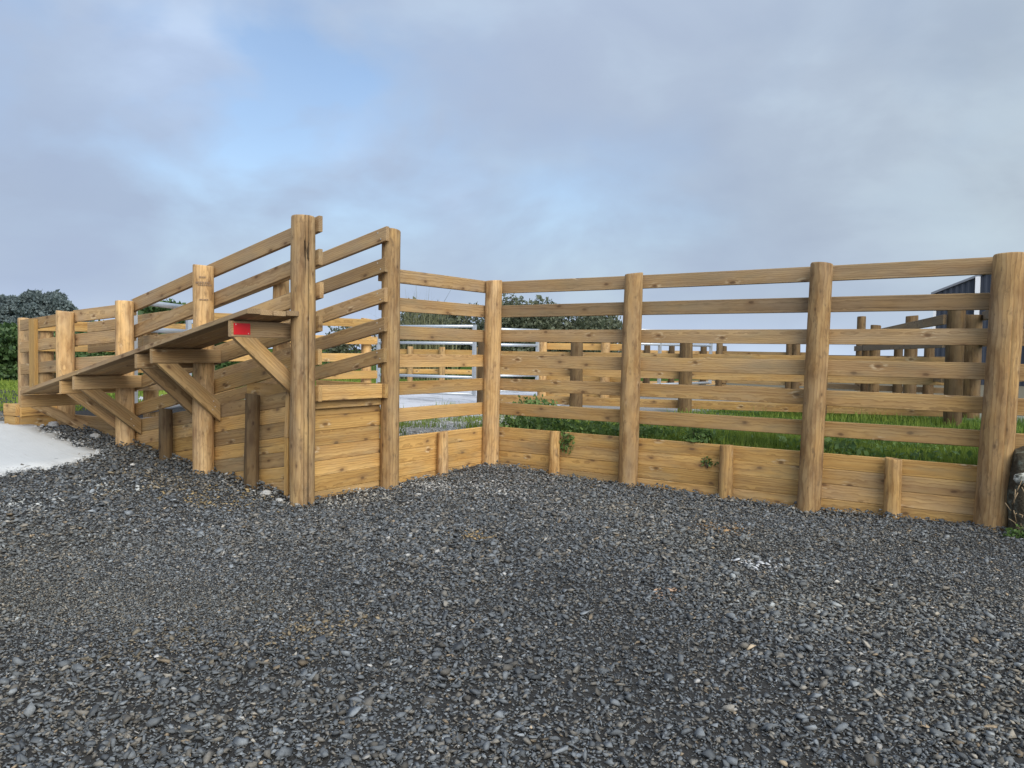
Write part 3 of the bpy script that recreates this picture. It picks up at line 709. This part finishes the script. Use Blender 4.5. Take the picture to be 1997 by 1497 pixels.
add_post(sw, .075, -1.035, 0, .545, .066, tone=.4, name='stub_post', lev=6)

# ------------------------------------------------------------------ fences, gates inside the yards
def yard_fence(label, pts, posts, rails, r=.10, mat='round', rmat='sawn', tone=.7, top=None, rail_h=.15, face=-1, ground=LVL, ptops=None):
    """pts: two plan points; posts: fractions; rails: list of top heights (or (z0, z1))"""
    a, b = Vector((*pts[0], 0)), Vector((*pts[1], 0)); d = (b - a).normalized(); n = Vector((-d.y, d.x, 0))
    if n.dot(Vector((CAM.x, CAM.y, 0)) - a) < 0: n = -n
    f = thing_fence(label, ((a + b) / 2)[:2] + (ground,))
    for i, s in enumerate(posts):
        p = a.lerp(b, s); zt = ptops[i] if ptops else (top or max(z if isinstance(z, float) else z[0] for z in rails) + .02)
        add_post(f, p.x, p.y, ground, zt, r * random.uniform(.92, 1.08), mat, .5, lev=8)
    off = n * (r + .027) * (1 if face > 0 else -1)
    for z in rails:
        z0, z1 = (z, z) if isinstance(z, float) else z
        m = MB(); m.board((a + off) + Vector((0, 0, z0 - rail_h / 2)), (b + off) + Vector((0, 0, z1 - rail_h / 2)), rail_h, .05, tone=tone + random.uniform(-.15, .15)); m.build('rail', MAT[rmat], f)
    return f
g2 = lambda px, d: tuple(ground_at(px, d)[:2])
def frac(pa, pb, px):            # fraction along a plan segment that is seen at column px
    a, b = Vector((*pa, 0)), Vector((*pb, 0)); lo, hi = 0.0, 1.0
    def col(s):
        v = a.lerp(b, s) + Vector((0, 0, 1.5)) - CAM; return W0 / 2 + F_PX * v.dot(RT) / v.dot(FW)
    for _ in range(40):
        mid = (lo + hi) / 2
        if (col(mid) < px) == (col(0) < col(1)): lo = mid
        else: hi = mid
    return (lo + hi) / 2
pa, pb = g2(935, 15.1), g2(1862, 12.75)
f2 = yard_fence('inner low race fence with three rails and dark posts, seen through the right fence', (pa, pb), [frac(pa, pb, q) for q in (943, 1125, 1338, 1600)], [1.50, 1.20, .68], .115, 'round', 'sawn', .75, top=1.72, face=-1)
for c_ in f2.children:
    if c_.name.startswith('post'): c_.data.materials[0] = MAT['old_sawn'] if False else MAT['dark_round']
pa, pb = g2(1862, 12.3), g2(1678, 24.3)
yard_fence('weathered grey fence running away behind the right end of the inner race', (pa, pb), [frac(pa, pb, q) for q in (1864, 1776, 1706, 1674)], [2.16, 1.80, 1.25], .13, 'dark_round', 'old_sawn', .0, ptops=[2.42, 2.32, 2.32, 2.7], face=1)
pa, pb = g2(1893, 14), g2(1960, 10.5)
yard_fence('dark old fence beside the shed behind the thick strainer post', (pa, pb), [.02, .9], [2.30, 1.85, 1.35], .15, 'dark_round', 'old_sawn', .0, top=2.25, face=-1)
pa, pb = g2(1392, 21), g2(1600, 19)
yard_fence('far race with thin dark posts between the steel gate and the long fence', (pa, pb), [frac(pa, pb, q) for q in (1403, 1540, 1553)], [1.58, 1.2, .90, .70], .085, 'dark_round', 'sawn', .5, top=1.78, face=-1)
pa, pb = g2(1585, 23.5), g2(1862, 20.5)
yard_fence('old grey close-railed fence in front of the shed, seen between the last two posts', (pa, pb), [frac(pa, pb, q) for q in (1592, 1690, 1752, 1812)], [1.52, 1.16, .92, .70], .12, 'dark_round', 'old_sawn', .1, top=1.95, face=-1)
pa, pb = g2(1240, 26), g2(1420, 27.5)
yard_fence('distant brown fence beyond the middle steel gate', (pa, pb), [frac(pa, pb, q) for q in (1262, 1310, 1372, 1412)], [1.60, 1.2, .85, .58], .10, 'dark_round', 'sawn', .5, top=1.78, face=-1)
pa, pb = g2(1048, 18.5), g2(1245, 17.5)
yard_fence('pale inner fence of fresh rails right of the corner post', (pa, pb), [frac(pa, pb, q) for q in (1058, 1181, 1240)], [1.70, 1.32, .99, .62], .11, 'round', 'sawn', .9, top=1.8, face=-1)
pa, pb = g2(770, 25), g2(950, 25)
yard_fence('distant low fence behind the steel gate left of the corner post', (pa, pb), [frac(pa, pb, q) for q in (800, 862, 935)], [1.52, .90], .10, 'round', 'sawn', .8, top=1.6, face=-1)
pa, pb = g2(400, 13.2), g2(728, 15.2)
yard_fence('fresh yellow fence behind the high end of the ramp', (pa, pb), [frac(pa, pb, q) for q in (405, 560, 714)], [2.06, 1.74, 1.42, 1.1, .8], .105, 'round', 'sawn', .95, top=2.08, face=1)
pa, pb = g2(50, 12.2), g2(395, 13.0)
yard_fence('fresh yellow fence behind the low end of the ramp', (pa, pb), [frac(pa, pb, q) for q in (90, 245, 390)], [1.86, 1.55, 1.23], .10, 'round', 'sawn', 1.0, top=1.88, face=1)

def tube(mb, a, b, r, n=10, square=False):
    a = Vector(a); b = Vector(b); ax = (b - a).normalized(); x = ax.cross(Vector((0, 0, 1)))
    if x.length < .01: x = Vector((1, 0, 0))
    x.normalize(); y = ax.cross(x); vs = []
    n = 4 if square else n
    for p in (a, b):
        for i in range(n):
            t_ = 2 * math.pi * (i + (.5 if square else 0)) / n; vs.append(p + (x * math.cos(t_) + y * math.sin(t_)) * r * (1.41 if square else 1))
    fs = [[i, (i + 1) % n, n + (i + 1) % n, n + i] for i in range(n)] + [list(range(n))[::-1], [n + i for i in range(n)]]
    mb.add(vs, fs, vs, 0, 0, [not square] * n + [False, False])
def gate(label, pa, pb, z0, z1, nr, rr=.026, mids=()):
    a, b = Vector((*pa, 0)), Vector((*pb, 0))
    g = empty('steel_gate', ((a + b) / 2)[:2] + (z0,), label, 'gate', 'galvanised steel gates in the yards')
    for k in range(nr):
        z = z0 + (z1 - z0) * k / (nr - 1); m = MB(); tube(m, a + Vector((0, 0, z)), b + Vector((0, 0, z)), rr); m.build('gate_rail', MAT['steel'], g)
    for q in [a, b] + [a.lerp(b, s) for s in mids]:
        m = MB(); tube(m, q + Vector((0, 0, z0 - .03 if q is a or q is b else z0)), q + Vector((0, 0, z1 + .03 if q is a or q is b else z1)), .031, square=True); m.build('stile', MAT['steel'], g)
    return g
gate('galvanised steel gate left of the corner post behind the short fence', g2(738, 17.0), g2(925, 16.0), .62, 1.99, 5, .030)
gate('galvanised steel gate just right of the corner post', g2(960, 17.5), g2(1048, 18.2), .62, 1.98, 5, .034)
gate('galvanised steel gate with a middle stile behind the middle of the long fence', g2(1225, 17.0), g2(1386, 19.5), .80, 2.0, 5, .030, (.35,))
gate('galvanised steel gate across the yard behind the low half of the ramp', g2(262, 10.6), g2(368, 12.2), .62, 2.09, 5, .040)

# ------------------------------------------------------------------ shed
shed = empty('shed', ground_at(1900, 33)[:2] + (LVL,), 'dark navy corrugated farm shed with gable end and white trims at the right edge', 'shed')
_a = YAW - R(38); sx = Vector((math.cos(_a), math.sin(_a), 0)); sy = Vector((-sx.y, sx.x, 0))
c0 = ground_at(1819, 32.0, 0); WD, EV, RISE = 13.0, 4.02, .40
def shp(x, y, z): return c0 + sx * x + sy * y + Vector((0, 0, z))
m = MB(); n = 260; vs = []; fs = []
for i in range(n + 1):
    x = WD * i / n; zt = EV + RISE * min(x, WD - x); y = (0, 0, -.014, -.014)[i % 4]
    vs += [shp(x, y, .4), shp(x, y, zt)]
for i in range(n): fs.append([2 * i, 2 * i + 2, 2 * i + 3, 2 * i + 1])
m.add(vs, fs, vs, 0, .5); m.build('gable_wall', MAT['navy'], shed)
m = MB(); vs = []; fs = []
for i in range(n + 1):
    y = 18 * i / n; x = (0, 0, -.03, -.03)[i % 4]; vs += [shp(x, y, .4), shp(x, y, EV)]
for i in range(n): fs.append([2 * i, 2 * i + 1, 2 * i + 3, 2 * i + 2])
m.add(vs, fs, vs, 0, .5); m.build('side_wall', MAT['navy'], shed)
m = MB()
for s_ in (0, 1):
    a0, a1 = (-.12, WD / 2) if s_ == 0 else (WD + .12, WD / 2)
    za, zb_ = EV - RISE * .12 + .02, EV + RISE * WD / 2 + .02
    m.prism([shp(a0, -.12, za), shp(a1, -.12, zb_), shp(a1, -.12, zb_ + .09), shp(a0, -.12, za + .09)], None, sy * 18.3)
m.build('roof', MAT['roof'], shed)
m = MB(); m.prism([shp(-.03, -.06, .4), shp(.07, -.06, .4), shp(.07, -.06, EV - .1), shp(-.03, -.06, EV - .1)], None, sy * .1); m.build('corner_trim', MAT['white'], shed)
m = MB(); m.prism([shp(1.42, -.16, .4), shp(1.58, -.16, .4), shp(1.58, -.16, EV + .62), shp(1.42, -.16, EV + .62)], None, sy * .1); m.build('downpipe', MAT['white'], shed)

# ------------------------------------------------------------------ vegetation
def leaf_soup(P, size, up=.3, aspect=1.7, sized=.35):
    """one bent leaf (2 triangles) per point"""
    N = len(P); a = rng.normal(size=(N, 3)); a[:, 2] += up; a /= np.linalg.norm(a, axis=1)[:, None]
    b = rng.normal(size=(N, 3)); b -= (b * a).sum(1)[:, None] * a; b /= np.linalg.norm(b, axis=1)[:, None]
    L = size * np.exp(rng.normal(0, sized, N))[:, None]; Wd = L / aspect * .5; nrm = np.cross(a, b)
    V = np.stack([P, P + a * L * .5 + b * Wd - nrm * L * .06, P + a * L, P + a * L * .5 - b * Wd - nrm * L * .06], 1).reshape(-1, 3)
    i = 4 * np.arange(N)[:, None]
    F = np.concatenate([i + np.array([[0, 1, 2]]), i + np.array([[0, 2, 3]])], 1).reshape(-1, 3)
    return V, F, np.repeat(rng.random(N), 4)
def blades(P, h, w, lean=.35, hs=.3):
    N = len(P); H = h * np.exp(rng.normal(0, hs, N)); an = rng.uniform(0, 2 * np.pi, N); ln = np.abs(rng.normal(0, lean, N)) * H
    d = np.stack([np.cos(an), np.sin(an), 0 * an], 1); an2 = rng.uniform(0, 2 * np.pi, N); s = np.stack([np.cos(an2), np.sin(an2), 0 * an], 1) * (w * rng.uniform(.7, 1.3, N))[:, None]
    mid = P + d * (ln * .35)[:, None]; mid[:, 2] += H * .6; tip = P + d * ln[:, None]; tip[:, 2] += H * np.clip(1 - .3 * ln / H, .4, 1)
    V = np.stack([P - s, P + s, mid + s * .7, mid - s * .7, tip], 1).reshape(-1, 3); i = 5 * np.arange(N)[:, None]
    F = np.concatenate([i + np.array([[0, 1, 2]]), i + np.array([[0, 2, 3]]), i + np.array([[3, 2, 4]])], 1).reshape(-1, 3)
    return V, F, np.repeat(rng.random(N), 5)
def blob_points(n, centres, radii, shell=.55):
    """points biased to the surface of a union of blobs"""
    k = rng.integers(0, len(centres), n); C_ = np.array(centres)[k]; Rd = np.array(radii)[k]
    u = rng.normal(size=(n, 3)); u /= np.linalg.norm(u, axis=1)[:, None]; r = shell + (1 - shell) * rng.random(n) ** .6
    return C_ + u * Rd * r[:, None]
def plant(name, label, cat, base, pts, size, mat, group=None, stems=None, aspect=1.7, up=.3, leafname='foliage', sep_stems=False):
    e = empty(name, base, label, cat, group); V, F, r = leaf_soup(pts, size, up, aspect); np_mesh(leafname, V, F, MAT[mat], r, par=e)
    if stems:
        m = MB()
        for a, b, r0 in stems:
            a = Vector(a); b = Vector(b); mid = a.lerp(b, .5) + Vector((random.uniform(-.1, .1), random.uniform(-.1, .1), 0)) * (b - a).length * .6
            tube(m, a, mid, r0, 6); tube(m, mid, b, r0 * .6, 6)
            if sep_stems: m.build('stem', MAT['bark'], e); m = MB()
        if not sep_stems: m.build('stem', MAT['bark'], e)
    return e
# grass and low weeds on the raised ground
def keep_off(x, y): return ~((x < -.5) & (y < 6))
GP = []
N = 52000; x = rng.uniform(.05, 9, N); y = .06 + 1.9 * rng.random(N) ** 1.3; k_ = vnoise(x, y, 1.3, 5) + rng.normal(0, .4, N) > -.75; GP.append((x[k_], y[k_], .10, .0035))
N = 50000; x = rng.uniform(.2, 14, N); y = rng.uniform(1.9, 13, N); k_ = (vnoise(x, y, .8, 2) + rng.normal(0, .4, N) > -.5) & (x > 1.1 - .12 * y) & (y < 6.6 + .2 * x); GP.append((x[k_], y[k_], .09, .006))
N = 15000; x = rng.uniform(-3.2, -.07, N); y = rng.uniform(-1.85, 3.2, N); k_ = vnoise(x, y, 2.2, 7) + rng.normal(0, .15, N) > .05; GP.append((x[k_], y[k_], .075, .004))
N = 60000; x = rng.uniform(-26, -6.6, N); y = rng.uniform(-2.9, 12, N); GP.append((x, y, .06, .012))
Vs, Fs, Rs, b0 = [], [], [], 0
for x, y, h, w in GP:
    hh = h * (1 + .5 * vnoise(x, y, 1.1, 3) + .45 * vnoise(x, y, 3.4, 8)); V, F, r = blades(np.stack([x, y, np.full_like(x, LVL - .005)], 1), np.clip(hh, .02, .4), w)
    tonal = np.repeat(np.clip(.42 + np.clip(.09 * (3.6 - x), -.22, .30) + .35 * vnoise(x, y, .7, 9) + .25 * vnoise(x, y, 2.6, 4) + rng.normal(0, .18, len(x)), 0, 1), 5)
    Vs.append(V); Fs.append(F + b0); Rs.append(tonal); b0 += len(V)
tag(np_mesh('grass', np.concatenate(Vs), np.concatenate(Fs), MAT['grass'], np.concatenate(Rs)), kind='stuff')
# broad-leaved weeds along the top of the right wall
N = 2600; x = .12 + 2.1 * rng.random(N) ** 1.5; y = .07 + .75 * rng.random(N) ** 1.4; z = LVL + rng.random(N) * (.20 + .05 * vnoise(x, y, 3, 2))
V, F, r = leaf_soup(np.stack([x, y, z], 1), .045, .35, 1.5)
N = 11000; x2 = rng.uniform(1.2, 9, N); y2 = .07 + 2.2 * rng.random(N) ** 1.4; k_ = vnoise(x2, y2, 1.9, 6) + rng.normal(0, .12, N) > .22; x2, y2 = x2[k_], y2[k_]
V2, F2, r2 = leaf_soup(np.stack([x2, y2, LVL + rng.random(len(x2)) * .15], 1), .05, .35, 1.6)
tag(np_mesh('ground_cover', np.concatenate([V, V2]), np.concatenate([F, F2 + len(V)]), MAT['weed'], np.concatenate([r, r2])), kind='stuff')
def weed(label, c, rad, n, size, name='weed', group=None, mat='weed'):
    c = Vector(c); pts = blob_points(n, [tuple(c)], [rad], .1)
    pts = pts[pts[:, 2] > .0]
    return plant(name, label, 'weed', (c.x, c.y, c.z - rad[2]), pts, size, mat, group, stems=[((c.x, c.y, c.z - rad[2]), (c.x + random.uniform(-.6, .6) * rad[0], c.y + random.uniform(-.4, .4) * rad[1], c.z + rad[2] * .8), .004) for _ in range(5)])
q = ground_at(1045, 12.6); weed('dark leafy weed growing between corner post and inner race', (q.x, q.y, LVL + .14), (.48, .30, .20), 520, .07)
weed('small weed trailing over the retaining wall beside the first stub post', (1.16, -.03, .42), (.12, .035, .14), 170, .035)
weed('tiny green weed sprouting from the wall joint beside the middle stub post', (2.93, -.02, .33), (.11, .03, .06), 60, .03)
weed('leafy clump on top of the wall above the middle stub post', (2.78, .12, .56), (.22, .10, .11), 330, .05)

# hedges, scrub, trees
def dens_blobs(pa, pb, d, z0, z1, rx, nb, jit=.25):
    cs, rs = [], []
    for i in range(nb):
        f = (i + random.random()) / nb; px = pa + (pb - pa) * f; p = ground_at(px, d + random.uniform(-.8, .8))
        for zz in np.linspace(z0, z1, 3): cs.append((p.x, p.y, zz + random.uniform(-jit, jit))); rs.append((rx * random.uniform(.7, 1.2), rx * random.uniform(.7, 1.2), (z1 - z0) / 3.2 * random.uniform(.8, 1.25)))
    return cs, rs
cs, rs = dens_blobs(-260, 470, 23.5, .75, 1.72, .9, 22, .10)
b = ground_at(100, 23.5)
plant('hedge', 'thick clipped green hedge beyond the lawn behind the low end of the ramp', 'hedge', b, blob_points(42000, cs, rs, .6), .12, 'hedge', aspect=1.5, sep_stems=True, stems=[((p.x, p.y, LVL), (p.x, p.y, 1.6), .05) for p in (ground_at(px, 23.7) for px in range(-200, 470, 90))])
def shrub(label, px, d, wpx, topy, n, size, mat='scrub', group='scrubby bushes beyond the yards', name='shrub', z0=LVL):
    p = ground_at(px, d); w = wpx * d / F_PX / 2; zt = 1.5 + (684 + (px - 998) * .014 - topy) / F_PX * d
    cs, rs = [], []
    for i in range(22):
        a = random.uniform(0, 6.28); rr = random.random() ** .5 * w * .75; zz = z0 + (zt - z0) * random.uniform(.30, .84) * (1 - .25 * (rr / w) ** 2)
        cs.append((p.x + rr * math.cos(a), p.y + rr * math.sin(a), zz)); rs.append((w * random.uniform(.28, .5), w * random.uniform(.28, .5), (zt - z0) * random.uniform(.16, .26)))
    pts = blob_points(n, cs, rs, .35)
    st = []
    for _ in range(16):
        c_ = random.choice(cs); st.append(((p.x + random.uniform(-.2, .2), p.y, z0), (c_[0] + random.uniform(-.4, .4), c_[1], min(zt, c_[2] + (zt - z0) * random.uniform(.1, .3))), .018))
    return plant(name, label, 'bush' if name == 'shrub' else 'tree', (p.x, p.y, z0), pts, size, mat, group, stems=st, aspect=1.8)
shrub('dull green bush behind the short fence next to the ramp', 850, 31, 250, 584, 15000, .13)
shrub('tallest scrub bush with twiggy top just right of the corner post', 1010, 30, 190, 570, 14000, .12)
shrub('broad dull bush behind the left bay of the long fence', 1100, 31, 230, 588, 16000, .12)
shrub('rounded scrub bush nearest the second post of the long fence', 1165, 32, 130, 594, 10000, .11)
shrub('small twiggy bush seen between the ramp end posts', 670, 32, 90, 622, 2600, .11)
e = empty('reed_clump', ground_at(815, 29), 'pale upright reedy clump in front of the bush by the short fence', 'reeds')
q = ground_at(815, 29); N = 900
P = np.stack([q.x + rng.normal(0, .55, N), q.y + rng.normal(0, .3, N), np.full(N, LVL)], 1); V, F, r = blades(P, 2.2, .016, .30, .2); np_mesh('blades', V, F, MAT['reed'], r, par=e)
def tree(label, px, d, wpx, topy, n, size, group='trees far beyond the hedge', mat='tree', low=.42):
    p = ground_at(px, d); w = wpx * d / F_PX / 2; zt = 1.5 + (684 + (px - 998) * .014 - topy) / F_PX * d; H = zt - LVL
    e = empty('tree', p, label, 'tree', group)
    cs, rs = [], []; m = MB()
    m.post((p.x, p.y, LVL - .2), (p.x + .2, p.y, LVL + H * .55), H * .045, H * .022, .3, n=12, lev=6, rough=.03)
    for i in range(26):
        a = random.uniform(0, 6.28); f = random.random(); zz = LVL + H * (low + (.93 - low) * f); rr = w * .8 * math.sqrt(max(.05, 1 - ((f - .3) / .75) ** 2)) * random.random() ** .5
        c_ = (p.x + rr * math.cos(a), p.y + rr * math.sin(a), zz); s_ = w * random.uniform(.2, .36); cs.append(c_); rs.append((s_, s_, s_ * .72))
        if i % 2: tube(m, Vector((p.x + .1, p.y, LVL + H * random.uniform(.25, .5))), Vector(c_), H * .010, 6)
    m.build('trunk', MAT['bark'], e)
    pts = blob_points(n, cs, rs, .7); pts = pts[pts[:, 2] < zt]
    V, F, r = leaf_soup(pts, size, .1, 1.4); np_mesh('crown', V, F, MAT[mat], r, par=e)
tree('round-topped dark tree at the left edge, nearer the ramp', 88, 62, 130, 569, 34000, .17)
tree('lower dark tree at the far left edge', 8, 66, 110, 577, 30000, .17)
tree('wide lower tree behind the two dark trees on the left', 130, 74, 120, 608, 16000, .18)
tree('thin-leaved tree seen behind the steel gate through the ramp rails', 325, 40, 120, 586, 4200, .20, mat='hedge', low=.3)

# ------------------------------------------------------------------ old mossy stump at the right edge
t = NT('mossy_bark'); p = t.wpos(); n1 = t.noise(p, 9, 5, .65); n2 = t.noise(p, 28, 4, .7)
c = t.mix(n2, (0.030, 0.026, 0.018), (0.12, 0.10, 0.066)); c = t.mix(t.ramp(n1, [(0.52, 0.0), (0.68, .8)]), c, (0.23, 0.25, 0.19)); t.bump(n2, .8, .03); MAT['mossy'] = t.done(c, .95, .1)
t = NT('lichen_stone'); p = t.wpos(); n1 = t.noise(p, 22, 5, .65)
c = t.mix(t.ramp(n1, [(0.42, 0.0), (0.6, 1.0)]), (0.11, 0.11, 0.085), (0.46, 0.46, 0.40)); t.bump(n1, .6, .02); MAT['lichen'] = t.done(c, .95, .1)
e = empty('old_stump', (5.84, -.22, 0), 'old dark mossy stump leaning by the thick strainer post at the right edge', 'stump')
m = MB(); m.post((5.87, -.22, -.2), (5.87, -.19, .755), .165, .135, .3, n=34, lev=16, rough=.03, slope=(.05, .03)); m.build('trunk', MAT['mossy'], e)
def lump(name, c, r, mat, seed, par=None, sq=(1, 1, .75)):
    bm = bmesh.new(); bmesh.ops.create_icosphere(bm, subdivisions=4, radius=1)
    for v in bm.verts:
        k = 1 + .22 * mnoise.noise(v.co * 1.6 + Vector((seed, 0, 0))) + .10 * mnoise.noise(v.co * 5 + Vector((0, seed, 0)))
        v.co = Vector((v.co.x * sq[0], v.co.y * sq[1], v.co.z * sq[2])) * (r * k) + Vector(c)
    me = bpy.data.meshes.new(name); bm.to_mesh(me); bm.free(); me.materials.append(mat)
    for p_ in me.polygons: p_.use_smooth = True
    o = bpy.data.objects.new(name, me); COL.objects.link(o); parent(o, par); return o
tag(lump('rock', (5.80, -.385, .50), .060, MAT['lichen'], 3, sq=(1.2, .8, .8)), 'pale lichen-crusted stone lodged against the old stump', 'rock')
tag(lump('rock', (5.97, -.42, .13), .10, MAT['lichen'], 8, sq=(1.0, .8, 1.1)), 'lichen-grey stone at the foot of the old stump', 'rock')
e2 = empty('dry_twigs', (5.8, -.4, 0), 'tangle of dry pale twigs hanging in front of the old stump', 'twigs')
m = MB()
for _ in range(16):
    a = Vector((random.uniform(5.70, 5.92), random.uniform(-.46, -.36), random.uniform(.02, .45))); b_ = a + Vector((random.uniform(-.12, .12), random.uniform(-.1, .04), random.uniform(-.02, .22)))
    tube(m, a, a.lerp(b_, .5) + Vector((random.uniform(-.03, .03), 0, .02)), .004, 5); tube(m, a.lerp(b_, .5) + Vector((0, 0, .015)), b_, .003, 5)
m.build('twig', MAT['twig'], e2)
weed('low green weeds at the foot of the old stump', (5.88, -.48, .05), (.22, .10, .08), 420, .03)

# pale rock lumps by the ramp and along the apron
GL = 'pale lumps of lime rock'
MAT['lime'] = simple('lime_rock', (0.40, 0.39, 0.36), .9, .2, .2, 25, 0, .5)
for px, py, r, lab in [(520, 962, .042, 'white lime lump at the foot of the dark stub post nearest the ramp front'), (545, 975, .032, 'small white lime lump beside the ramp corner batten'), (186, 884, .055, 'white lump on the rounded tip of the pale apron'),
                       (104, 852, .06, 'white lump halfway along the back edge of the pale apron'), (281, 867, .045, 'pale lump between the round post and the farther stub post'), (440, 925, .05, 'pale lump at the foot of the side wall between post and stub post'), (350, 895, .04, 'pale lump just right of the farther stub post')]:
    z = float(gh(*onz(px, py, .1)[:2])); q = onz(px, py, z); q = onz(px, py, float(gh(q.x, q.y)))
    tag(lump('rock', (q.x, q.y, float(gh(q.x, q.y)) + r * .35), r, MAT['lime'], px * .37, sq=(1.3, 1.0, .7)), lab, 'rock', GL)
